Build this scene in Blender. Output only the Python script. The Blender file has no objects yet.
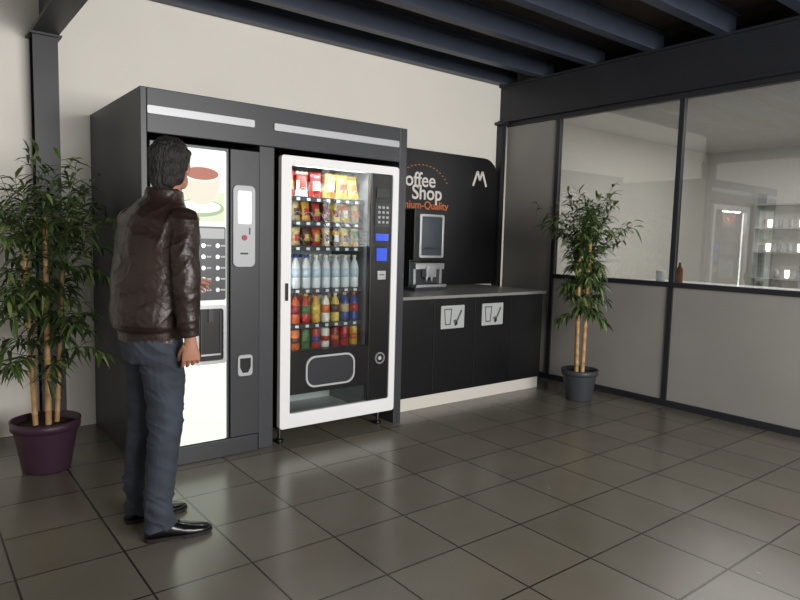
import bpy, bmesh, math, random
from mathutils import Vector, Matrix, noise
from mathutils.bvhtree import BVHTree
random.seed(7)
S = bpy.context.scene
S.view_settings.view_transform = 'Standard'
S.view_settings.exposure = 0.0

# ------------------------------------------------------------ materials
def lin(c):
    out = []
    for v in c:
        v = v/255.0
        out.append(v/12.92 if v <= 0.04045 else ((v+0.055)/1.055)**2.4)
    return (out[0], out[1], out[2], 1.0)

def mat(name, col, rough=0.5, metal=0.0, emit=0.0, bump=0.0, bscale=40.0, var=0.0, vscale=6.0, coat=0.0, spec=None, stretch=None):
    m = bpy.data.materials.new(name); m.use_nodes = True
    nt = m.node_tree; b = nt.nodes['Principled BSDF']
    c = lin(col)
    b.inputs['Base Color'].default_value = c
    b.inputs['Roughness'].default_value = rough
    b.inputs['Metallic'].default_value = metal
    if coat: b.inputs['Coat Weight'].default_value = coat; b.inputs['Coat Roughness'].default_value = 0.12
    if spec is not None: b.inputs['Specular IOR Level'].default_value = spec
    if emit:
        b.inputs['Emission Color'].default_value = c
        b.inputs['Emission Strength'].default_value = emit
    tc = None
    if bump or var:
        tc = nt.nodes.new('ShaderNodeTexCoord')
        src = tc.outputs['Object']
        if stretch:
            mp = nt.nodes.new('ShaderNodeMapping'); mp.inputs['Scale'].default_value = stretch
            nt.links.new(src, mp.inputs['Vector']); src = mp.outputs['Vector']
    if bump:
        n = nt.nodes.new('ShaderNodeTexNoise'); n.inputs['Scale'].default_value = bscale; n.inputs['Detail'].default_value = 5
        bp = nt.nodes.new('ShaderNodeBump'); bp.inputs['Strength'].default_value = bump; bp.inputs['Distance'].default_value = 0.01
        nt.links.new(src, n.inputs['Vector']); nt.links.new(n.outputs['Fac'], bp.inputs['Height'])
        nt.links.new(bp.outputs['Normal'], b.inputs['Normal'])
    if var:
        n2 = nt.nodes.new('ShaderNodeTexNoise'); n2.inputs['Scale'].default_value = vscale; n2.inputs['Detail'].default_value = 4
        r = nt.nodes.new('ShaderNodeValToRGB')
        r.color_ramp.elements[0].position = 0.3; r.color_ramp.elements[1].position = 0.7
        r.color_ramp.elements[0].color = (c[0]*(1-var), c[1]*(1-var), c[2]*(1-var), 1)
        r.color_ramp.elements[1].color = (min(1,c[0]*(1+var)), min(1,c[1]*(1+var)), min(1,c[2]*(1+var)), 1)
        nt.links.new(src, n2.inputs['Vector']); nt.links.new(n2.outputs['Fac'], r.inputs['Fac'])
        nt.links.new(r.outputs['Color'], b.inputs['Base Color'])
    return m

def glassmat(name, tint=(235,240,240), refl=0.08, rough=0.0):
    m = bpy.data.materials.new(name); m.use_nodes = True
    nt = m.node_tree; nt.nodes.clear()
    o = nt.nodes.new('ShaderNodeOutputMaterial'); mx = nt.nodes.new('ShaderNodeMixShader')
    t = nt.nodes.new('ShaderNodeBsdfTransparent'); g = nt.nodes.new('ShaderNodeBsdfGlossy')
    lw = nt.nodes.new('ShaderNodeLayerWeight'); lw.inputs['Blend'].default_value = 0.25
    ma = nt.nodes.new('ShaderNodeMath'); ma.operation = 'MULTIPLY_ADD'; ma.inputs[1].default_value = 0.45; ma.inputs[2].default_value = refl
    t.inputs['Color'].default_value = lin(tint); g.inputs['Roughness'].default_value = rough
    nt.links.new(lw.outputs['Fresnel'], ma.inputs[0]); nt.links.new(ma.outputs[0], mx.inputs['Fac'])
    nt.links.new(t.outputs[0], mx.inputs[1]); nt.links.new(g.outputs[0], mx.inputs[2]); nt.links.new(mx.outputs[0], o.inputs['Surface'])
    return m

TS, TX, TY = 0.40, 0.10, 0.05
def tilemat():
    m = bpy.data.materials.new('floor_tiles'); m.use_nodes = True
    nt = m.node_tree; b = nt.nodes['Principled BSDF']
    g = nt.nodes.new('ShaderNodeNewGeometry')
    mp = nt.nodes.new('ShaderNodeMapping'); mp.inputs['Location'].default_value = (TX, TY, 0)
    br = nt.nodes.new('ShaderNodeTexBrick'); br.offset = 0.0; br.squash = 1.0
    br.inputs['Scale'].default_value = 1.0
    br.inputs['Brick Width'].default_value = TS; br.inputs['Row Height'].default_value = TS
    br.inputs['Mortar Size'].default_value = 0.005; br.inputs['Mortar Smooth'].default_value = 0.2
    br.inputs['Color1'].default_value = lin((120,114,103)); br.inputs['Color2'].default_value = lin((111,105,95))
    br.inputs['Mortar'].default_value = lin((46,42,37))
    nt.links.new(g.outputs['Position'], mp.inputs['Vector']); nt.links.new(mp.outputs[0], br.inputs['Vector'])
    n = nt.nodes.new('ShaderNodeTexNoise'); n.inputs['Scale'].default_value = 3.0; n.inputs['Detail'].default_value = 6
    nt.links.new(g.outputs['Position'], n.inputs['Vector'])
    mx = nt.nodes.new('ShaderNodeMixRGB'); mx.blend_type = 'MULTIPLY'; mx.inputs['Fac'].default_value = 0.5
    cr = nt.nodes.new('ShaderNodeValToRGB'); cr.color_ramp.elements[0].color = (.75,.75,.75,1); cr.color_ramp.elements[0].position=.3; cr.color_ramp.elements[1].position=.7
    nt.links.new(n.outputs['Fac'], cr.inputs['Fac']); nt.links.new(br.outputs['Color'], mx.inputs['Color1']); nt.links.new(cr.outputs['Color'], mx.inputs['Color2'])
    nt.links.new(mx.outputs[0], b.inputs['Base Color'])
    mr = nt.nodes.new('ShaderNodeMapRange'); mr.inputs['To Min'].default_value = .17; mr.inputs['To Max'].default_value = .31
    nt.links.new(n.outputs['Fac'], mr.inputs['Value']); nt.links.new(mr.outputs[0], b.inputs['Roughness'])
    b.inputs['Specular IOR Level'].default_value = .75
    bp = nt.nodes.new('ShaderNodeBump'); bp.inputs['Strength'].default_value = .5; bp.inputs['Distance'].default_value = .003; bp.invert = True
    nt.links.new(br.outputs['Fac'], bp.inputs['Height']); nt.links.new(bp.outputs[0], b.inputs['Normal'])
    return m

# ------------------------------------------------------------ mesh builder
def empty(name, loc):
    e = bpy.data.objects.new(name, None); e.location = loc; e.empty_display_size = .1
    S.collection.objects.link(e); return e

def link(ob, parent):
    S.collection.objects.link(ob)
    if parent:
        ob.parent = parent; ob.matrix_parent_inverse = Matrix.Translation(-Vector(parent.location))

def rr(x0,x1,z0,z1,r,n=6):
    pts = []
    for cx,cz,a0 in ((x1-r,z1-r,0),(x0+r,z1-r,90),(x0+r,z0+r,180),(x1-r,z0+r,270)):
        for i in range(n+1):
            a = math.radians(a0+90*i/n); pts.append((cx+r*math.cos(a), cz+r*math.sin(a)))
    return pts

class B:
    def __init__(s): s.v=[]; s.f=[]; s.m=[]; s.fm=[]; s.sm=[]
    def mi(s, m):
        if m not in s.m: s.m.append(m)
        return s.m.index(m)
    def add(s, vs, fs, m, smooth=False):
        o = len(s.v); s.v += [tuple(v) for v in vs]; k = s.mi(m)
        for f in fs: s.f.append(tuple(i+o for i in f)); s.fm.append(k); s.sm.append(smooth)
    def box(s, x0,x1,y0,y1,z0,z1,m):
        s.add([(x0,y0,z0),(x1,y0,z0),(x1,y1,z0),(x0,y1,z0),(x0,y0,z1),(x1,y0,z1),(x1,y1,z1),(x0,y1,z1)],
              [(0,3,2,1),(4,5,6,7),(0,1,5,4),(1,2,6,5),(2,3,7,6),(3,0,4,7)], m)
    def prism(s, poly, y0,y1,m):
        n=len(poly); vs=[(p[0],y0,p[1]) for p in poly]+[(p[0],y1,p[1]) for p in poly]
        s.add(vs,[tuple(range(n)),tuple(range(2*n-1,n-1,-1))]+[(i,i+n,(i+1)%n+n,(i+1)%n) for i in range(n)],m)
    def frame(s, po, pi, y0,y1,m):
        n=len(po); vs=[(p[0],y0,p[1]) for p in po]+[(p[0],y0,p[1]) for p in pi]+[(p[0],y1,p[1]) for p in po]+[(p[0],y1,p[1]) for p in pi]
        fs=[]
        for i in range(n):
            j=(i+1)%n
            fs += [(i,j,n+j,n+i),(2*n+i,3*n+i,3*n+j,2*n+j),(i,2*n+i,2*n+j,j),(n+i,n+j,3*n+j,3*n+i)]
        s.add(vs,fs,m)
    def lathe(s, cx,cy,prof,m,seg=16,z0=0.0):
        vs=[];fs=[];n=len(prof)
        for r,z in prof:
            for i in range(seg):
                a=2*math.pi*i/seg; vs.append((cx+r*math.cos(a),cy+r*math.sin(a),z+z0))
        for k in range(n-1):
            for i in range(seg):
                j=(i+1)%seg; fs.append((k*seg+i,k*seg+j,(k+1)*seg+j,(k+1)*seg+i))
        fs.append(tuple(range(seg))[::-1]); fs.append(tuple((n-1)*seg+i for i in range(seg)))
        s.add(vs,fs,m,True)
    def cyly(s, cx,cz,r,y0,y1,m,seg=20):
        s.prism([(cx+r*math.cos(2*math.pi*i/seg),cz+r*math.sin(2*math.pi*i/seg)) for i in range(seg)],y0,y1,m)
    def tube(s, pts, rad, m, seg=8, ref=None):
        v,f = tubemesh(pts, [(r,r) if not isinstance(r,tuple) else r for r in rad], seg, ref); s.add(v,f,m,True)
    def finish(s, name, parent=None, bevel=0.0, recalc=True):
        me=bpy.data.meshes.new(name); me.from_pydata(s.v,[],s.f)
        for m in s.m: me.materials.append(m)
        me.polygons.foreach_set('material_index', s.fm); me.polygons.foreach_set('use_smooth', s.sm)
        if recalc:
            bm=bmesh.new(); bm.from_mesh(me); bmesh.ops.recalc_face_normals(bm, faces=bm.faces); bm.to_mesh(me); bm.free()
        ob=bpy.data.objects.new(name,me); link(ob,parent)
        if bevel:
            md=ob.modifiers.new('bevel','BEVEL'); md.width=bevel; md.segments=2; md.limit_method='ANGLE'; md.angle_limit=math.radians(50)
        return ob

def tubemesh(pts, rad, seg=16, ref=None):
    pts=[Vector(p) for p in pts]; vs=[]; fs=[]; n=len(pts)
    prev=None
    for k,p in enumerate(pts):
        t=(pts[min(k+1,n-1)]-pts[max(k-1,0)]).normalized()
        if ref is not None: a=Vector(ref[k] if isinstance(ref,list) else ref)
        else: a=prev if prev is not None else (Vector((1,0,0)) if abs(t.x)<.8 else Vector((0,1,0)))
        a=(a-t*a.dot(t)).normalized(); b=t.cross(a); prev=a
        for i in range(seg):
            w=2*math.pi*i/seg; vs.append(p+a*math.cos(w)*rad[k][0]+b*math.sin(w)*rad[k][1])
    for k in range(n-1):
        for i in range(seg):
            j=(i+1)%seg; fs.append((k*seg+i,k*seg+j,(k+1)*seg+j,(k+1)*seg+i))
    c0=len(vs); vs.append(pts[0]); c1=len(vs); vs.append(pts[-1])
    for i in range(seg):
        j=(i+1)%seg; fs.append((j,i,c0)); fs.append(((n-1)*seg+i,(n-1)*seg+j,c1))
    return vs,fs

# ------------------------------------------------------------ shared materials
M_white = mat('wall_paint', (238,234,226), .85, bump=.05, bscale=60, var=.02, vscale=1.5)
M_steel = mat('painted_steel', (36,38,44), .45, var=.1, vscale=5)
M_steel2 = mat('painted_steel_joist', (58,65,80), .45, var=.1, vscale=5)
M_board = mat('ceiling_board', (62,54,46), .8, var=.25, vscale=3)
M_kiosk = mat('kiosk_grey_laminate', (58,60,65), .42, var=.05, vscale=3)
M_dark = mat('dark_grey_metal', (48,50,54), .4)
M_black = mat('black_plastic', (14,14,16), .35)
M_blackl = mat('black_laminate', (20,20,23), .35, var=.1)
M_silver = mat('brushed_silver', (190,192,195), .3, .7)
M_lgrey = mat('light_grey_plastic', (184,186,190), .4)
M_whitep = mat('white_powdercoat', (242,243,245), .35)
M_floor = tilemat()

# ------------------------------------------------------------ room shell
def simple(name, x0,x1,y0,y1,z0,z1,m,bevel=0,parent=None):
    b=B(); b.box(x0,x1,y0,y1,z0,z1,m); return b.finish(name,parent,bevel)
simple('floor', -2.6,9.6,-3.5,4.9,-.1,0,M_floor)
simple('wall_back', -2.6,9.6,4.78,4.9,0,3.3,M_white)
simple('wall_left', -2.72,-2.6,-3.5,4.9,0,3.3,M_white)
b=B()
b.box(-2.6,9.6,-3.5,4.78,3.16,3.22,M_board)
b.finish('ceiling')

def ibeam(name, axis, p0,p1, c, z0,z1, w, m, tf=.014, tw=.012):
    b=B()
    def bx(a0,a1,zz0,zz1):
        if axis=='x': b.box(p0,p1,c+a0,c+a1,zz0,zz1,m)
        else: b.box(c+a0,c+a1,p0,p1,zz0,zz1,m)
    bx(-w/2,w/2,z0,z0+tf); bx(-w/2,w/2,z1-tf,z1); bx(-tw/2,tw/2,z0+tf,z1-tf)
    return b.finish(name)
for y in (4.72,4.24,3.65,3.07,2.47,1.88,1.30,.7,.1,-.5,-1.1,-1.7,-2.3,-2.9):
    ibeam('ceiling_joist','x',-2.5,5.2,y,2.98,3.16,.09,M_steel2)
b=B(); 
b.box(5.0,5.2,-3.3,4.78,2.60,2.62,M_steel); b.box(5.0,5.2,-3.3,4.78,2.96,2.98,M_steel); b.box(5.03,5.17,-3.3,4.78,2.62,2.96,M_steel)
b.finish('ceiling_beam')
ibeam('ceiling_beam','y',-3.3,4.76,.76,2.58,2.98,.15,M_steel,.02,.02)
b=B(); b.box(.69,.83,4.625,4.64,0,2.58,M_steel); b.box(.69,.83,4.745,4.76,0,2.58,M_steel); b.box(.75,.77,4.64,4.745,0,2.58,M_steel)
b.box(.67,.85,4.60,4.775,2.565,2.579,M_steel); b.box(.67,.85,4.60,4.775,0,.012,M_steel)
b.finish('steel_column')
b=B(); b.box(4.99,5.05,4.70,4.775,0,2.6,M_steel); b.box(4.95,5.05,4.66,4.775,2.57,2.599,M_steel); b.finish('steel_column')

# partition on the right
M_panel = mat('partition_panel', (154,151,147), .6, var=.06, vscale=2)
M_glass = glassmat('partition_glass', (220,221,221), .10)
P = empty('wall_right',(5.08,1.5,0))
b=B()
posts=[4.70,4.03,2.786,1.54,.30,-.94,-2.18,-3.42]
for y in posts[1:]: b.box(5.06,5.11,y-.022,y+.022,0,2.6,M_steel)
b.box(5.055,5.115,-3.44,4.70,2.555,2.6,M_steel)
b.box(5.055,5.115,-3.44,4.70,0,.055,M_steel)
b.box(5.05,5.12,-3.44,4.03,1.015,1.055,M_steel)
b.finish('partition_frame',P,.003)
b=B()
b.box(5.075,5.095,-3.44,4.03,.055,1.015,M_panel); b.box(5.075,5.095,4.05,4.70,.055,2.555,M_panel)
b.finish('partition_panels',P)
for i,(ya,yb) in enumerate(zip(posts[1:-1],posts[2:])):
    simple('window_%d'%(i+1),5.082,5.088,yb+.022,ya-.022,1.055,2.555,M_glass)
# office beyond
M_off = mat('office_paint', (222,221,218), .8)
simple('wall_office_end', 9.5,9.6,-3.5,4.78,0,3.16,M_off)
b=B(); b.box(5.25,9.5,-3.5,4.78,2.74,2.80,M_off); b.finish('ceiling_office')
M_glow = mat('glowing_glassware', (255,250,240), .3, emit=4.0)  # emission on some cups imitates light caught on the glass
M_top = mat('office_worktop',(238,238,236),.4)
b=B(); b.box(5.20,5.85,-1.5,3.35,.99,1.03,M_top); b.box(5.25,5.82,-1.45,3.3,0,.99,M_off); b.finish('office_worktop',None,.004)
E=empty('glassware_shelf',(9.3,3.3,0))
b=B()
M_shelfg=mat('shelf_board',(176,178,176),.5)
for z in (.5,.95,1.3,1.62,1.94): b.box(9.18,9.48,2.6,3.9,z,z+.02,M_shelfg)
b.box(9.18,9.48,2.58,2.60,0,2.1,M_shelfg); b.box(9.18,9.48,3.9,3.92,0,2.1,M_shelfg); b.finish('shelf_unit',E)
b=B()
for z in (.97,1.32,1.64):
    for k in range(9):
        b.lathe(9.3,2.72+k*.13,[(.02,0),(.028,.02),(.032,.10),(.03,.11)],M_glow if (k*7+int(z*10))%3==0 else M_lgrey,10,z)
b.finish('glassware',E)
b=B()
b.prism(rr(7.3,7.55,1.45,1.85,.04),2.60,2.66,M_whitep); b.box(7.36,7.49,2.62,2.66,0,1.46,M_lgrey); b.box(7.2,7.65,2.5,2.8,0,.03,M_lgrey)
b.finish('sanitizer_stand')
b=B(); b.lathe(5.45,3.1,[(.04,0),(.045,.09),(.04,.10)],M_whitep,14,1.03); b.lathe(5.5,2.95,[(.03,0),(.03,.12),(.012,.15),(.012,.18)],mat('amber_bottle',(140,90,60),.3),14,1.03); b.finish('office_desk_items')

# ------------------------------------------------------------ enclosure
E = empty('vending_machine_enclosure',(1.96,4.2,0))
b=B()
b.box(1.04,1.075,3.63,4.77,0,2.14,M_kiosk); b.box(2.815,2.88,3.63,4.77,0,2.14,M_kiosk)
b.box(1.745,1.845,3.645,4.77,0,1.9,M_kiosk)
b.box(1.075,2.815,3.63,3.67,1.9,2.14,M_kiosk); b.box(1.075,2.815,3.67,4.77,2.10,2.14,M_kiosk)
b.box(1.075,2.815,4.73,4.77,0,2.10,M_dark)
b.finish('carcass',E,.004)
b=B()
M_strip = mat('aluminium_strip',(190,192,197),.4,.2)
for x0,x1 in ((1.075,1.70),(1.83,2.80)):
    b.prism(rr(x0,x1,2.0,2.043,.008,3),3.618,3.632,M_strip)
b.finish('header_strips',E)

# ------------------------------------------------------------ hot drinks machine
E = empty('coffee_vending_machine',(1.41,4.0,0))
M_mach = mat('machine_grey', (66,68,72), .35, .3)
M_poster = mat('lit_panel_white',(222,234,220), .5, emit=.5)
M_poster2 = mat('lit_panel_green',(200,210,184), .5, emit=.45)
M_red = mat('cup_print_cream',(222,206,192), .5, emit=.4)
M_brown = mat('coffee_print',(164,100,82), .5, emit=.35)
M_gr = mat('saucer_print_green',(160,176,142), .5, emit=.35)
b=B()
b.box(1.085,1.735,3.66,4.45,.02,1.86,M_mach)                 # body
b.box(1.085,1.54,3.625,3.66,.115,1.86,M_mach)                # left door
b.box(1.546,1.735,3.62,3.66,.115,1.86,M_dark)                # right column door
b.box(1.085,1.735,3.63,3.66,.0,.108,M_dark)                  # plinth
b.finish('cabinet',E,.004)
b=B()
b.prism(rr(1.12,1.52,.12,1.84,.01,3),3.618,3.626,M_poster)
b.box(1.13,1.51,3.6165,3.6185,1.43,1.60,M_poster2)
def oval(cx,cz,rx,rz,y0,y1,m): b.prism([(cx+rx*math.cos(i*math.pi/14),cz+rz*math.sin(i*math.pi/14)) for i in range(28)],y0,y1,m)
oval(1.36,1.505,.145,.05,3.6145,3.6166,M_gr); oval(1.36,1.512,.125,.036,3.613,3.6148,M_poster)
b.prism([(1.255,1.70),(1.265,1.62),(1.30,1.55),(1.34,1.525),(1.40,1.525),(1.44,1.55),(1.475,1.62),(1.485,1.70)],3.611,3.6135,M_red)
oval(1.37,1.70,.115,.044,3.610,3.6115,M_poster); oval(1.37,1.70,.100,.036,3.609,3.6105,M_brown)
b.finish('lit_panel',E)
b=B()
b.prism(rr(1.335,1.512,.97,1.40,.012,3),3.606,3.618,M_mach)
b.prism(rr(1.345,1.502,1.33,1.39,.005,3),3.602,3.607,M_lgrey)
for r in range(5):
    for c in range(2):
        cx=1.375+c*.085; cz=1.29-r*.065
        b.cyly(cx,cz,.013,3.600,3.607,M_silver,14)
        b.box(cx+.020,cx+.048,3.6045,3.607,cz-.005,cz+.005,M_lgrey)
b.finish('selection_panel',E)
b=B()
b.frame(rr(1.325,1.515,.59,.94,.02,4),rr(1.345,1.495,.61,.92,.015,4),3.600,3.620,M_silver)
b.prism(rr(1.345,1.495,.61,.92,.015,4),3.612,3.618,M_black)
b.box(1.36,1.48,3.606,3.613,.64,.65,M_silver); b.box(1.405,1.435,3.604,3.613,.84,.92,M_dark)
b.box(1.36,1.365,3.606,3.613,.65,.9,M_mach); b.box(1.475,1.48,3.606,3.613,.65,.9,M_mach)
b.finish('cup_station',E)
b=B()
b.prism(rr(1.56,1.70,1.165,1.65,.03,5),3.608,3.621,M_lgrey)
b.prism(rr(1.585,1.675,1.42,1.62,.012,4),3.604,3.609,M_silver)
b.cyly(1.63,1.34,.017,3.602,3.609,mat('red_button',(170,50,60),.4),16)
b.box(1.605,1.655,3.605,3.609,1.24,1.25,M_black); b.box(1.66,1.668,3.605,3.609,1.36,1.40,M_black)
b.prism(rr(1.59,1.685,.495,.625,.02,5),3.606,3.621,M_lgrey)
b.prism([(1.603,.605),(1.603,.55),(1.62,.515),(1.655,.515),(1.672,.55),(1.672,.605)],3.602,3.607,M_black)
b.finish('payment_panel',E,.001)

# ------------------------------------------------------------ snack machine
E = empty('snack_vending_machine',(2.33,4.0,0))
M_in = mat('cabinet_interior',(205,208,208),.5)
M_indk = mat('cabinet_interior_dark',(90,94,98),.5)
b=B()
x0,x1,y0,y1,z0,z1=1.885,2.775,3.64,4.45,.10,1.85
b.box(x0,x0+.03,y0,y1,z0,z1,M_dark); b.box(x1-.03,x1,y0,y1,z0,z1,M_dark)
b.box(x0,x1,y0,y1,z1-.03,z1,M_dark); b.box(x0,x1,y0,y1,z0,z0+.04,M_in); b.box(x0,x1,y1-.03,y1,z0,z1,M_dark)
b.box(1.915,2.60,4.12,4.14,.14,1.82,M_in)
b.box(2.565,2.60,3.66,4.42,.14,1.82,M_indk)
for fx in (1.92,2.72):
    for fy in (3.70,4.35): b.lathe(fx,fy,[(.028,0),(.028,.02),(.012,.025),(.012,.10)],M_black,12)
b.finish('cabinet',E,.003)
b=B()
b.frame(rr(1.868,2.788,.115,1.858,.02,4),rr(1.94,2.735,.21,1.80,.012,4),3.595,3.638,M_whitep)
b.finish('door_frame',E,.004)
M_g2=glassmat('door_glass',(240,243,243),.03)
b=B(); b.box(1.94,2.56,3.612,3.617,.61,1.80,M_g2); b.box(1.94,2.56,3.612,3.617,.21,.33,M_g2); b.finish('door_glass',E)
b=B()
b.box(2.56,2.735,3.605,3.638,.21,1.80,M_black)
b.box(1.94,2.56,3.605,3.638,.33,.61,M_black)
b.finish('door_panel',E,.003)
M_blue=mat('blue_display',(40,70,185),.3,emit=.7)
b=B()
po=rr(2.055,2.44,.365,.575,.07,6); pi_=rr(2.067,2.428,.377,.563,.062,6)
b.frame(po,pi_,3.594,3.606,M_lgrey); b.prism(pi_,3.600,3.606,M_dark)
b.box(2.60,2.71,3.600,3.606,1.34,1.39,M_blue)
b.box(2.61,2.70,3.600,3.606,1.20,1.29,M_blue)
b.box(2.59,2.72,3.600,3.606,1.44,1.60,M_dark); b.box(2.60,2.71,3.597,3.601,1.64,1.70,M_dark)
for r in range(4):
    for c in range(3): b.box(2.614+c*.035,2.632+c*.035,3.595,3.601,1.462+r*.034,1.478+r*.034,M_lgrey)
b.box(2.62,2.69,3.598,3.606,1.07,1.13,M_silver); b.box(2.635,2.675,3.595,3.599,1.10,1.106,M_black)
b.frame([(2.655+.042*math.cos(i*math.pi/12),.51+.042*math.sin(i*math.pi/12)) for i in range(24)],[(2.655+.032*math.cos(i*math.pi/12),.51+.032*math.sin(i*math.pi/12)) for i in range(24)],3.595,3.606,M_silver)
b.cyly(2.655,.51,.015,3.597,3.606,M_lgrey,16)
b.box(1.898,1.915,3.583,3.596,.95,1.06,M_black)
b.finish('controls',E)
# shelves
M_shelf=mat('tray_metal',(150,152,155),.35,.5); M_tag=mat('price_tags',(225,228,232),.5)
shelves=[1.612,1.455,1.290,1.010,.775,.60]
b=B()
for z in shelves:
    b.box(1.935,2.555,3.70,4.10,z-.012,z,M_shelf); b.box(1.935,2.555,3.690,3.70,z-.026,z+.004,M_dark)
    for k in range(8): b.box(1.950+k*.076,1.975+k*.076,3.687,3.69,z-.022,z-.004,M_tag)
b.finish('shelves',E)
b=B()
for si,z in enumerate(shelves[:3]):
    nn=6 if si==0 else 8
    for k in range(nn):
        cx=1.935+.62*(k+.5)/nn; pts=[]
        for i in range(40):
            a=i*math.pi/5; pts.append((cx+.028*math.cos(a),3.703+i*.005,z+.036+.028*math.sin(a)))
        b.tube(pts,[.0022]*40,M_silver,5)
b.finish('spirals',E)
# products
cols=[(178,48,42),(205,158,62),(210,110,56),(232,226,214),(140,40,48),(84,50,38),(196,90,52),(70,112,66),(200,176,130),(46,72,138),(218,190,80)]
MP=[mat('wrapper_%d'%i,c,.3,emit=.04,bump=.5,bscale=45,var=.3,vscale=30) for i,c in enumerate(cols)]  # faint emission in the wrapper colours stands in for cabinet light
M_water=mat('water_bottle',(218,222,224),.15,emit=.05); M_lab=mat('bottle_label',(188,204,216),.4,emit=.05)  # bottles and labels carry the same painted-in glow
def bag(b,cx,y,z,w,h,m,m2,m3):
    nx,nz=7,9; vs=[]; tilt=random.uniform(-.06,.06); lean=random.uniform(-.01,.02)
    for side in (-1,1):
        for j in range(nz):
            for i in range(nx):
                u=i/(nx-1)*2-1; v=j/(nz-1)*2-1
                t=.026*max(0,(1-u*u))**.6*max(0,(1-v*v))**.5
                ww=w/2*(.82+.18*abs(v)**2)
                xx=u*ww; zz=h*(v+1)/2
                zig=.003*((i%2)*2-1) if abs(v)>.99 else 0
                vs.append((cx+xx+tilt*zz,y+side*t+lean*(v+1)+random.uniform(-.002,.002),z+zz+zig-tilt*xx))
    k=nx*nz
    b1=[];b2=[];b3=[]
    for s_ in (0,1):
        for j in range(nz-1):
            for i in range(nx-1):
                a=s_*k+j*nx+i; f=(a,a+1,a+nx+1,a+nx)
                if j in (2,3,4) and 1<=i<=nx-3: b2.append(f)
                elif j in (5,6): b3.append(f)
                else: b1.append(f)
    o=len(b.v); b.v+= [tuple(v) for v in vs]
    for grp,mm in ((b1,m),(b2,m2),(b3,m3)):
        kk=b.mi(mm)
        for f in grp: b.f.append(tuple(q+o for q in f)); b.fm.append(kk); b.sm.append(True)
def bottle(b,cx,y,z,h,r,mb,ml,mc):
    b.lathe(cx,y,[(r*.9,0),(r,.01),(r,h*.30),(r*.93,h*.35),(r,h*.40),(r,h*.62),(r*.75,h*.76),(r*.38,h*.87),(r*.36,h*.92)],mb,14,z)
    b.lathe(cx,y,[(r*1.03,h*.32),(r*1.03,h*.60)],ml,14,z)
    b.lathe(cx,y,[(r*.45,h*.91),(r*.45,h)],mc,12,z)
b=B()
def pc(*i): return [MP[k] for k in i]
r1=pc(0,3,0,1,10,10); r1b=pc(1,0,3,3,0,2); r1c=pc(0,0,4,2,1,10)
for k in range(6):
    cx=1.935+.62*(k+.5)/6
    for d in range(3): bag(b,cx,3.742+d*.075,1.622,.094,.160,r1[k],r1b[k],r1c[k])
r2=pc(5,8,1,4,5,10,10,8); r2b=pc(8,5,0,1,4,0,3,2); r2c=pc(5,8,1,0,5,10,2,8)
for k in range(8):
    cx=1.935+.62*(k+.5)/8
    for d in range(3): bag(b,cx,3.742+d*.065,1.463,.066,.128,r2[k],r2b[k],r2c[k])
r3=pc(5,8,5,0,8,5,10,1); r3b=pc(8,0,1,10,5,3,4,7); r3c=pc(0,8,5,2,8,1,10,7)
for k in range(8):
    cx=1.935+.62*(k+.5)/8
    for d in range(3): bag(b,cx,3.742+d*.065,1.298,.064,.12,r3[k],r3b[k],r3c[k])
for k in range(8):
    cx=1.935+.62*(k+.5)/8
    for d in range(3): bottle(b,cx,3.74+d*.075,1.012,.225,.031,M_water,M_lab,MP[9] if k<3 else MP[3])
c5=pc(2,6,0,1,3,10,9,9); 
for k in range(8):
    cx=1.935+.62*(k+.5)/8
    for d in range(3): bottle(b,cx,3.74+d*.075,.777,.20,.031,c5[k],MP[(k*3+1)%11],MP[(k*5)%11])
c6=pc(10,2,7,0,3,4,0,1)
for k in range(8):
    cx=1.935+.62*(k+.5)/8
    for d in range(3):
        b.lathe(cx,3.74+d*.075,[(.024,0),(.031,.008),(.031,.118),(.026,.130),(.026,.133)],c6[k],16,.602)
        b.lathe(cx,3.74+d*.075,[(.0315,.045),(.0315,.08)],MP[(k*2+3)%11],16,.602)
b.finish('snacks_and_drinks',E,recalc=False)
M_led=mat('led_strip',(255,255,250),.5,emit=16.0)
b=B(); b.box(1.918,1.926,3.645,3.655,.64,1.78,M_led); b.box(1.96,2.54,3.65,3.66,1.806,1.812,M_led); b.finish('led_strips',E)

# ------------------------------------------------------------ counter
E = empty('counter_cabinet',(3.8,4.3,0))
M_ctop=mat('counter_top',(140,140,138),.3,var=.1,vscale=40)
M_wpl=mat('white_plinth',(222,218,210),.5)
b=B()
b.box(2.885,4.70,3.85,4.77,.10,.885,M_blackl)
for xa,xb in ((2.89,3.355),(3.36,3.815),(3.82,4.265),(4.27,4.70)): b.box(xa,xb,3.83,3.849,.105,.882,M_blackl)
b.finish('cabinet_body',E,.002)
b=B(); b.box(2.885,4.73,3.81,4.775,.886,.912,M_ctop); b.finish('worktop',E,.004)
b=B(); b.box(2.885,4.69,3.845,3.865,0,.10,M_wpl); b.box(4.67,4.69,3.865,4.77,0,.10,M_wpl); b.finish('plinth',E)
b=B(); M_sign=mat('sign_face',(184,188,188),.4); M_ico=mat('sign_icon',(95,100,102),.5)
for sx in (3.43,3.90):
    b.prism(rr(sx,sx+.26,.635,.825,.006,2),3.824,3.831,M_sign)
    b.frame([(sx+.03,.80),(sx+.12,.80),(sx+.105,.665),(sx+.045,.665)],[(sx+.04,.79),(sx+.11,.79),(sx+.097,.675),(sx+.053,.675)],3.8215,3.8245,M_ico)
    b.prism([(sx+.15,.66),(sx+.165,.655),(sx+.235,.78),(sx+.22,.79)],3.8215,3.8245,M_ico)
    b.prism([(sx+.135,.70),(sx+.16,.655),(sx+.19,.67),(sx+.165,.71)],3.8215,3.8245,M_ico)
b.finish('recycling_signs',E)
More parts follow.
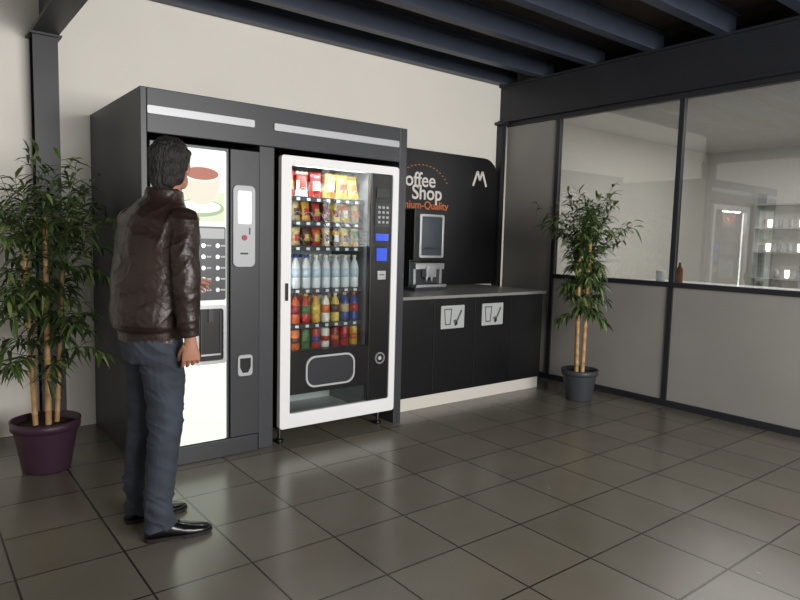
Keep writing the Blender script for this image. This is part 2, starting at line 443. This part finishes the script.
# splash panel
E = empty('coffee_corner_backboard',(3.9,4.74,0))
b=B()
r=.2; pts=[(2.89,.914),(4.98,.914),(4.98,2.21-r)]
for i in range(1,9):
    a=math.radians(90*i/8); pts.append((4.98-r+r*math.cos(a),2.21-r+r*math.sin(a)))
pts.append((2.89,2.21))
b.prism(pts,4.73,4.775,M_blackl); b.finish('board',E,.003)
M_or=mat('print_orange',(205,120,75),.6,emit=.08); M_wt=mat('print_white',(225,220,215),.6,emit=.08)
def text(name,s,size,x,z,y,m,parent,align='LEFT',bold=.0):
    cu=bpy.data.curves.new(name,'FONT'); cu.body=s; cu.size=size; cu.extrude=.001; cu.align_x=align; cu.offset=bold
    cu.materials.append(m); ob=bpy.data.objects.new(name,cu); ob.location=(x,y,z); ob.rotation_euler=(math.pi/2,0,0)
    link(ob,parent); return ob
text('lettering_coffee','Coffee',.19,3.60,1.865,4.727,M_wt,E,bold=.002)
text('lettering_shop','Shop',.19,3.82,1.745,4.7265,M_wt,E,bold=.003)
text('lettering_quality','Premium-Quality',.105,3.56,1.655,4.727,M_or,E,bold=.001)
b=B()
for i in range(17):
    a=math.radians(30+120*i/16); cx,cz=3.95+.36*math.cos(a),1.77+.30*math.sin(a); b.box(cx-.010,cx+.010,4.726,4.73,cz-.004,cz+.004,M_or)
for x0_,z0_,x1_,z1_ in ((4.62,1.92,4.68,2.07),(4.68,2.07,4.715,1.98),(4.715,1.98,4.75,2.07),(4.75,2.07,4.81,1.92)):
    d=Vector((x1_-x0_,z1_-z0_)).normalized(); n=Vector((-d.y,d.x))*.012
    b.prism([(x0_-n.x,z0_-n.y),(x0_+n.x,z0_+n.y),(x1_+n.x,z1_+n.y),(x1_-n.x,z1_-n.y)],4.725,4.729,M_wt)
b.finish('emblem',E)
# counter coffee machine
E = empty('countertop_coffee_machine',(3.68,4.5,.912))
b=B()
b.box(3.50,3.87,4.34,4.70,.93,1.62,M_black)
b.box(3.50,3.87,4.28,4.34,1.18,1.62,M_black)
b.box(3.49,3.88,4.24,4.70,.912,.94,M_dark)
b.box(3.50,3.87,4.335,4.34,.96,1.15,M_mach)
b.finish('body',E,.006)
b=B()
b.frame(rr(3.555,3.835,1.20,1.58,.015,3),rr(3.575,3.815,1.22,1.56,.01,3),4.268,4.282,M_silver)
b.prism(rr(3.575,3.815,1.22,1.56,.01,3),4.274,4.281,mat('touch_screen',(60,66,72),.15,emit=.25))
b.box(3.60,3.79,4.271,4.275,1.27,1.29,M_dark)
b.box(3.52,3.85,4.27,4.335,1.10,1.15,M_silver)
b.box(3.63,3.74,4.25,4.32,1.03,1.12,M_silver)
for sx in (3.655,3.715): b.lathe(sx,4.285,[(.008,-.04),(.011,0)],M_silver,10,1.03)
b.box(3.51,3.86,4.245,4.33,.941,.965,M_silver)
for k in range(10): b.box(3.525+k*.034,3.54+k*.034,4.25,4.325,.965,.968,M_black)
b.box(3.52,3.545,4.30,4.335,.965,1.10,M_silver); b.box(3.825,3.85,4.30,4.335,.965,1.10,M_silver)
b.finish('screen_and_spouts',E,.002)

# ------------------------------------------------------------ plants
M_cane=mat('bamboo_cane',(190,152,104),.5,var=.2,vscale=20); M_soil=mat('soil',(50,38,30),.9,bump=.6,bscale=60)
ML=[mat('leaf_dark',(48,66,36),.45),mat('leaf_mid',(76,98,52),.45),mat('leaf_light',(124,140,82),.45)]
def plant(loc,H,spread,seed,potcol,pr,ph,zlow,nb,canes,ymax=4.55,xmax=99,ymin=-99,xmin=-99):
    rnd=random.Random(seed); X,Y=loc
    E=empty('potted_bamboo',(X,Y,0)); pm=mat('plant_pot',potcol,.45)
    b=B(); b.lathe(X,Y,[(pr*.68,0),(pr*.70,.01),(pr*.92,ph*.80),(pr*.93,ph*.82),(pr,ph*.83),(pr*1.02,ph),(pr*.94,ph),(pr*.90,ph*.86),(pr*.02,ph*.85)],pm,36)
    b.lathe(X,Y,[(pr*.89,ph*.84),(pr*.86,ph*.89),(.01,ph*.90)],M_soil,24); b.finish('pot',E)
    b=B(); tops=[]
    for (dx,dy,tx,ty,h,r) in canes:
        n=12; pts=[];rad=[]
        for i in range(n+1):
            t=i/n
            for dz,k in ((-.006,1),(0,1.25),(.006,1)):
                pts.append((X+dx+tx*t,Y+dy+ty*t,max(ph*.8,ph*.85+(h-ph*.85)*t+dz))); rad.append(r*k*(1-.25*t))
        P2=[pts[0]];R2=[rad[0]]
        for p,q in zip(pts,rad):
            if p[2]>P2[-1][2]+.001: P2.append(p);R2.append(q)
        b.tube(P2,R2,M_cane,10); tops.append((dx,dy,tx,ty,h))
    b.finish('canes',E)
    b=B(); lb=B()
    for k in range(nb):
        dx,dy,tx,ty,h=tops[k%len(tops)]
        z=zlow+(H-zlow-.15)*(((k+rnd.random())/nb)**.85)
        t=min(1,(z-ph)/(h-ph)); p=Vector((X+dx+tx*t,Y+dy+ty*t,min(z,h)))
        az=rnd.uniform(0,2*math.pi); el=rnd.uniform(.3,1.2)
        if z>h: el=rnd.uniform(.95,1.5)
        d=Vector((math.cos(az)*math.cos(el),math.sin(az)*math.cos(el),math.sin(el)))
        L=spread*rnd.uniform(.55,1.05)
        if z>h: L=max(L*.7,(H-h)*rnd.uniform(.6,1.1))
        n=11; pts=[p.copy()]
        for i in range(n):
            d=(d+Vector((0,0,-.10))).normalized(); pts.append(pts[-1]+d*L/n)
        for q in pts:
            q.y=min(max(q.y,ymin+.03),ymax); q.x=max(min(q.x,xmax-.03),xmin+.03)
        b.tube([q for i_,q in enumerate(pts) if i_==0 or (q-pts[i_-1]).length>1e-4],[.0035*(1-.06*i) for i in range(n+1)],ML[1],5)
        for i in range(2,n+1):
            for sgn in ((-1,1) if i<n else (-1,0,1)):
                dd=(pts[i]-pts[i-1])
                if dd.length<1e-5: continue
                dd.normalize(); side=dd.cross(Vector((0,0,1)))
                if side.length<.1: side=Vector((1,0,0))
                side.normalize()
                l=(dd*rnd.uniform(.2,.8)+side*sgn*rnd.uniform(.4,1)+Vector((rnd.uniform(-.3,.3),rnd.uniform(-.3,.3),rnd.uniform(-.7,.25)))).normalized()
                ll=rnd.uniform(.075,.14); w=rnd.uniform(.008,.0135)
                sd=l.cross(Vector((rnd.uniform(-.4,.4),rnd.uniform(-.4,.4),1))).normalized(); up=sd.cross(l)
                q0=pts[i]; vs=[q0]
                c=[q0+l*ll*.3+up*.008,q0+l*ll*.65+up*.003-Vector((0,0,.006)),q0+l*ll-Vector((0,0,.03))]
                vs+= [c[0]+sd*w,c[0]-up*.003,c[0]-sd*w,c[1]+sd*w*.8,c[1]-up*.002,c[1]-sd*w*.8,c[2]]
                if any(v.y>4.74 or v.x>xmax or v.x<xmin or v.y<ymin for v in vs): continue
                lb.add(vs,[(0,1,2),(0,2,3),(1,4,5,2),(2,5,6,3),(4,7,5),(5,7,6)],ML[rnd.choice((0,0,1,1,2))],True)
    b.finish('branches',E); lb.finish('leaves',E,recalc=False)
plant((.61,4.01),1.76,.31,3,(66,42,58),.178,.29,.55,84,[(-.05,.0,-.03,0,1.22,.015),(.01,-.03,.01,.01,1.42,.017),(.06,.02,.05,0,1.15,.014)],4.46,1.02)
plant((4.63,3.33),1.82,.17,9,(62,66,72),.155,.27,.72,96,[(-.045,.0,-.04,0,1.30,.017),(.01,-.02,.02,.0,1.48,.018),(.055,.02,.06,0,1.20,.015),(-.01,.04,0,.02,1.05,.013)],3.76,5.0,2.92,4.30)

# ------------------------------------------------------------ man
MAN=empty('man',(.88,2.88,0))
M_skin=mat('skin',(172,122,99),.5,var=.06,vscale=30); M_lips=mat('lips',(155,90,80),.5)
M_leather=mat('brown_leather',(42,30,27),.38,bump=.3,bscale=60,var=.25,vscale=8)
M_denim=mat('blue_denim',(50,56,67),.8,bump=.25,bscale=180,var=.35,vscale=7)
M_hair=mat('dark_hair',(30,27,26),.6,bump=1.0,bscale=60,var=.4,vscale=60,stretch=(3,3,.6))
M_shoe=mat('black_shoe_leather',(16,15,16),.22); M_sole=mat('shoe_sole',(20,18,18),.6)
def V(*a): return Vector(a)
def yawv(deg): a=math.radians(deg); return V(math.cos(a),math.sin(a),0), V(-math.sin(a),math.cos(a),0)
def ell(c,r,F,L,U,seg=20,rings=12):
    vs=[];fs=[]
    for j in range(1,rings):
        ph=math.pi*j/rings
        for i in range(seg):
            th=2*math.pi*i/seg; vs.append(Vector(c)+F*r[0]*math.sin(ph)*math.cos(th)+L*r[1]*math.sin(ph)*math.sin(th)+U*r[2]*math.cos(ph))
    t=len(vs); vs.append(Vector(c)+U*r[2]); vs.append(Vector(c)-U*r[2])
    for j in range(rings-2):
        for i in range(seg):
            k=(i+1)%seg; fs.append((j*seg+i,(j+1)*seg+i,(j+1)*seg+k,j*seg+k))
    for i in range(seg):
        k=(i+1)%seg; fs.append((t,i,k)); fs.append((t+1,(rings-2)*seg+k,(rings-2)*seg+i))
    return vs,fs
def remesh(name, parts, voxel, sm, parent, disp=None):
    """parts: list of (verts,faces,material) -> one continuous surface, labelled by nearest source part"""
    bm=bmesh.new(); groups={}
    for vs,fs,m in parts:
        t=bmesh.new(); bv=[t.verts.new(v) for v in vs]
        for f in fs:
            try: t.faces.new([bv[i] for i in f])
            except ValueError: pass
        bmesh.ops.recalc_face_normals(t,faces=t.faces); me=bpy.data.meshes.new('t'); t.to_mesh(me); bm.from_mesh(me); 
        g=groups.setdefault(m.name,([],[],m)); o=len(g[0]); g[0].extend([Vector(v.co) for v in me.vertices]); g[1].extend([tuple(i+o for i in p.vertices) for p in me.polygons])
        t.free(); bpy.data.meshes.remove(me)
    me=bpy.data.meshes.new(name+'_src'); bm.to_mesh(me); bm.free()
    ob=bpy.data.objects.new(name+'_src',me); S.collection.objects.link(ob)
    md=ob.modifiers.new('r','REMESH'); md.mode='VOXEL'; md.voxel_size=voxel; md.adaptivity=0
    md=ob.modifiers.new('s','SMOOTH'); md.factor=.5; md.iterations=sm
    bpy.context.view_layer.update(); dg=bpy.context.evaluated_depsgraph_get()
    out=bpy.data.meshes.new_from_object(ob.evaluated_get(dg)); bpy.data.objects.remove(ob)
    out.name=name; out.materials.clear()
    gl=list(groups.values()); trees=[BVHTree.FromPolygons(g[0],g[1]) for g in gl]
    for g in gl: out.materials.append(g[2])
    for p in out.polygons:
        c=p.center; ds=[t.find_nearest(c)[3] for t in trees]; p.material_index=ds.index(min(ds)); p.use_smooth=True
    if disp:
        nr=[v.normal.copy() for v in out.vertices]
        for v in out.vertices:
            ds=[t.find_nearest(v.co)[3] for t in trees]; k=ds.index(min(ds)); v.co=v.co+nr[v.index]*disp(gl[k][2].name,v.co)
    o=bpy.data.objects.new(name,out); link(o,parent); return o
parts=[]
def ring(z,x,y,w,d,yaw): return (V(x,y,z),(w,d),yawv(yaw)[1])
def loft(rings,m,seg=32):
    v,f=tubemesh([r[0] for r in rings],[r[1] for r in rings],seg,[r[2] for r in rings]); parts.append((v,f,m))
loft([ring(.885,.858,2.885,.168,.124,12),ring(.935,.858,2.885,.172,.128,12),ring(.95,.855,2.885,.185,.144,13),ring(1.02,.852,2.883,.190,.150,16),
      ring(1.12,.860,2.880,.190,.144,20),ring(1.22,.870,2.878,.192,.140,24),ring(1.32,.885,2.876,.200,.140,25),ring(1.40,.900,2.875,.196,.126,25),
      ring(1.45,.912,2.875,.15,.100,25),ring(1.49,.922,2.876,.09,.08,25)],M_leather)
loft([ring(1.475,.920,2.876,.096,.086,28),ring(1.51,.924,2.878,.083,.080,32),ring(1.545,.928,2.879,.076,.076,35)],M_leather,24)
f25,l25=yawv(25)
def limb(pts,rad,m,seg=20):
    v,f=tubemesh(pts,[(r,r) if not isinstance(r,tuple) else r for r in rad],seg); parts.append((v,f,m))
RS=V(.955,2.715,1.40); RE=V(.935,2.655,1.13); RW=V(.955,2.66,.92)
LS=V(.83,3.03,1.40); LE=V(.975,3.12,1.14); LW=V(1.155,3.26,1.10)
parts.append((*ell(RS-V(0,-.01,.0),(.070,.062,.066),f25,l25,V(0,0,1)),M_leather))
parts.append((*ell(LS,(.070,.062,.066),f25,l25,V(0,0,1)),M_leather))
def lerp(a,b,t): return a+(b-a)*t
for Sh,El,Wr in ((RS,RE,RW),(LS,LE,LW)):
    limb([Sh+V(0,0,.01),lerp(Sh,El,.3),lerp(Sh,El,.65),El,lerp(El,Wr,.25),lerp(El,Wr,.6),lerp(El,Wr,.84),lerp(El,Wr,.86),Wr],[.062,.066,.061,.057,.055,.049,.044,.041,.041],M_leather)
# jeans
loft([ring(1.0,.856,2.885,.150,.112,8),ring(.93,.862,2.885,.163,.122,6),ring(.86,.864,2.886,.170,.128,4),ring(.80,.866,2.888,.165,.122,3)],M_denim)
limb([V(.878,2.812,.90),V(.884,2.806,.80),V(.892,2.80,.66),V(.892,2.795,.50),V(.872,2.79,.34),V(.858,2.787,.20),V(.857,2.786,.12),V(.862,2.785,.05)],[.092,.094,.084,.070,.067,.061,.061,.066],M_denim)
limb([V(.855,2.965,.90),V(.857,2.972,.80),V(.860,2.985,.66),V(.862,3.0,.50),V(.845,3.015,.34),V(.835,3.025,.20),V(.836,3.03,.12),V(.842,3.03,.05)],[.092,.092,.082,.068,.065,.059,.059,.064],M_denim)
limb([V(.860,2.885,.86),V(.862,2.885,.78)],[.07,.05],M_denim)
def disp(n,p):
    if n=='brown_leather':
        q=V(p.x*7,p.y*7,p.z*9+p.x*6); a=noise.noise(q); r=1-abs(noise.noise(V(p.x*8+5,p.y*8,p.z*13-p.x*8)))*2.2
        k=.35 if p.z<.955 else 1.0
        return k*(.007*a+.0045*max(0,r)**3+.0012*noise.noise(q*4))
    if n=='blue_denim':
        k=1.0+(1.8 if p.z<.22 else 0)+(.8 if .42<p.z<.58 else 0)+(.8 if p.z>.75 else 0)
        r=max(0,1-abs(noise.noise(V(p.x*9,p.y*9,p.z*18+p.x*12)))*2.4)
        return .0045*k*noise.noise(V(p.x*10,p.y*10,p.z*22+p.x*10))+.003*k*r**3
    return 0
remesh('clothed_body',parts,.006,3,MAN,disp)
def shoe(heel,ang):
    f,l=yawv(ang); prof=[(0,.020,.055),(.012,.031,.085),(.045,.037,.105),(.085,.039,.098),(.12,.041,.076),(.16,.046,.060),(.20,.047,.050),(.24,.042,.042),(.268,.030,.034),(.283,.014,.026)]
    b=B(); vs=[];fs=[];n=13
    for s_,w,h in prof:
        for i in range(n):
            a=math.pi*i/(n-1); vs.append(heel+f*s_+l*math.cos(a)*w*(1 if 0<i<n-1 else .96)+V(0,0,.014+(h-.014)*max(0,math.sin(a))**.75))
    for k in range(len(prof)-1):
        for i in range(n-1): fs.append((k*n+i,k*n+i+1,(k+1)*n+i+1,(k+1)*n+i))
        fs.append((k*n+n-1,k*n,(k+1)*n,(k+1)*n+n-1))
    fs.append(tuple(range(n))); fs.append(tuple((len(prof)-1)*n+i for i in range(n)))
    b.add(vs,fs,M_shoe,True)
    o=[heel+f*(s_*1.02-.004)+l*(w+.005) for s_,w,h in prof]+[heel+f*(s_*1.02-.004)-l*(w+.005) for s_,w,h in reversed(prof)]
    def slab(o,z0,z1):
        m_=len(o); b.add([p+V(0,0,z0) for p in o]+[p+V(0,0,z1) for p in o],[tuple(range(m_)),tuple(range(m_,2*m_))]+[(i,(i+1)%m_,(i+1)%m_+m_,i+m_) for i in range(m_)],M_sole)
    slab(o,.008,.018)
    hh=[heel+f*(s_*1.02-.004)+l*(w+.005) for s_,w,h in prof[:4]]+[heel+f*(s_*1.02-.004)-l*(w+.005) for s_,w,h in reversed(prof[:4])]; slab(hh,0,.009)
    ff=[heel+f*(s_*1.02-.004)+l*(w+.004) for s_,w,h in prof[5:9]]+[heel+f*(s_*1.02-.004)-l*(w+.004) for s_,w,h in reversed(prof[5:9])]; slab(ff,0,.009)
    for k in range(4):
        c=heel+f*(.10+k*.014)+V(0,0,.094-k*.009); b.tube([c-l*.02,c+V(0,0,.004),c+l*.02],[.002,.002,.002],M_shoe,6)
    b.finish('shoe',MAN)
shoe(V(.800,2.795,0),-12); shoe(V(.780,3.03,0),0)
# head
C=V(.962,2.888,1.648); F,L=yawv(45); F=(F+V(0,0,-.20)).normalized(); U=F.cross(L); HS=.94
hp=[]
def he(f,l,u,rf,rl,ru,m): hp.append((*ell(C+(F*f+L*l+U*u)*HS,(rf*HS,rl*HS,ru*HS),F,L,U),m))
he(-.015,0,.028,.094,.074,.086,M_skin); he(.028,0,-.038,.062,.060,.072,M_skin); he(.062,0,-.092,.022,.026,.020,M_skin)
he(.045,.033,-.055,.035,.025,.04,M_skin); he(.045,-.033,-.055,.035,.025,.04,M_skin)
he(.072,0,.022,.016,.052,.011,M_skin); he(.092,0,-.012,.013,.009,.026,M_skin); he(.103,0,-.030,.014,.013,.011,M_skin); he(.094,.011,-.034,.009,.008,.007,M_skin); he(.094,-.011,-.034,.009,.008,.007,M_skin)
he(.085,0,-.058,.010,.024,.006,M_lips); he(.083,0,-.068,.010,.020,.006,M_lips)
for s_ in (-1,1):
    he(-.004,s_*.081,-.012,.017,.008,.029,M_skin); he(-.010,s_*.088,-.002,.013,.006,.017,M_skin)
v_,f_=tubemesh([V(.928,2.88,1.44),V(.934,2.88,1.52),C-F*.015-U*.05],[(.056,.056),(.055,.055),(.052,.054)],20); hp.append((v_,f_,M_skin))
he(-.036,0,.034,.104,.088,.096,M_hair); he(-.066,0,-.020,.060,.078,.076,M_hair); he(-.074,0,-.080,.042,.064,.058,M_hair)
he(-.028,.074,.012,.038,.016,.044,M_hair); he(-.028,-.074,.012,.038,.016,.044,M_hair); he(.045,0,.086,.046,.062,.028,M_hair)
he(-.048,.062,-.055,.024,.022,.048,M_hair); he(-.048,-.062,-.055,.024,.022,.048,M_hair)
def hd(n,p):
    if n=='dark_hair': return .008*noise.noise(V(p.x*30,p.y*30,p.z*12))+.005*noise.noise(V(p.x*90,p.y*90,p.z*24))+.001
    return 0
remesh('head',hp,.0030,3,MAN,hd)
b=B(); M_eye=mat('eye_white',(225,220,215),.2); M_iris=mat('iris',(50,35,28),.2)
for s_ in (-1,1):
    v,f=ell(C+(F*.070+L*s_*.030+U*-.001)*HS,(.0118,.0127,.0085),F,L,U,14,8); b.add(v,f,M_eye,True)
    v,f=ell(C+(F*.0805+L*s_*.030+U*-.001)*HS,(.003,.0052,.0052),F,L,U,12,6); b.add(v,f,M_iris,True)
    b.tube([C+(F*.082+L*s_*.015+U*.022)*HS,C+(F*.086+L*s_*.032+U*.027)*HS,C+(F*.076+L*s_*.050+U*.020)*HS],[.003,.004,.002],M_hair,6)
b.finish('eyes',MAN)
# hands
def hand(name,W,D,N,thumb,curls,back):
    D=D.normalized(); N=(N-D*N.dot(D)).normalized(); T=D.cross(N)*thumb
    ps=[]
    v,f=tubemesh([W-back*.06,W,W+D*.03,W+D*.06,W+D*.086],[(.025,.020),(.025,.018),(.031,.018),(.038,.016),(.038,.012)],16,T); ps.append((v,f,M_skin))
    for k,(o,ln) in enumerate(((.0295,.068),(.010,.076),(-.010,.071),(-.0285,.055))):
        p=W+D*.078+T*o; pts=[p]; a=.12
        for j,fr in enumerate((.1,.42,.28,.20)):
            a+=curls[k]*(.2,.45,.5,.35)[j]; dd=(D*math.cos(a)+N*math.sin(a)+T*o*2.0).normalized(); p=p+dd*ln*fr; pts.append(p)
        v,f=tubemesh(pts,[(.0092,.0092),(.0090,.0090),(.0083,.0083),(.0076,.0076),(.0052,.0052)],10,T); ps.append((v,f,M_skin))
        ps.append((*ell(pts[-1],(.0055,.0055,.0055),D,T,N,10,6),M_skin))
    p=W+D*.022+T*.021; d1=(D*.72+T*.42+N*.5).normalized(); d2=(D*.85+T*.08+N*.5).normalized()
    v,f=tubemesh([p,p+d1*.03,p+d1*.045+d2*.012,p+d1*.045+d2*.040],[(.014,.014),(.0118,.0118),(.0102,.0102),(.0072,.0072)],10,N); ps.append((v,f,M_skin))
    remesh(name,ps,.0025,2,MAN)
dR=(RW-RE).normalized()
hand('hand_right',RW+dR*.02,V(.04,.02,-1),V(.2,1,0),-1,(.8,.9,1.0,1.1),dR)
dL=(LW-LE).normalized()
hand('hand_left',LW+dL*.02,V(.8,.58,.02),V(.35,-.45,-.8),-1,(.25,.9,1.1,1.2),dL)

# ------------------------------------------------------------ lights
def area(name,loc,rot,sx,sy,power,col=(1,1,1)):
    l=bpy.data.lights.new(name,'AREA'); l.shape='RECTANGLE'; l.size=sx; l.size_y=sy; l.energy=power; l.color=col
    o=bpy.data.objects.new(name,l); o.location=loc; o.rotation_euler=[math.radians(a) for a in rot]; S.collection.objects.link(o); return o
area('entrance_daylight',(2.2,-3.0,2.0),(95,0,0),3.6,1.6,390,(1,.975,.94))
area('office_light',(7.3,2.0,2.7),(0,0,0),2.5,3.5,135,(1,.98,.95))
area('cabinet_light',(2.25,3.66,1.79),(-20,0,0),.5,.04,7,(1,1,1))
w=bpy.data.worlds.new('world'); w.use_nodes=True; S.world=w
w.node_tree.nodes['Background'].inputs['Color'].default_value=(.98,.98,1,1); w.node_tree.nodes['Background'].inputs['Strength'].default_value=.25

# ------------------------------------------------------------ camera
cam=bpy.data.cameras.new('camera'); cam.sensor_width=36; cam.lens=636/800*36; cam.clip_start=.05
co=bpy.data.objects.new('camera',cam); S.collection.objects.link(co)
fw=V(.6147,.7830,-.0939).normalized(); rt=V(.7877,-.6155,.0251); rt=(rt-fw*rt.dot(fw)).normalized(); up=rt.cross(fw)
co.matrix_world=Matrix(((rt.x,up.x,-fw.x,0),(rt.y,up.y,-fw.y,0),(rt.z,up.z,-fw.z,1.35),(0,0,0,1)))
S.camera=co
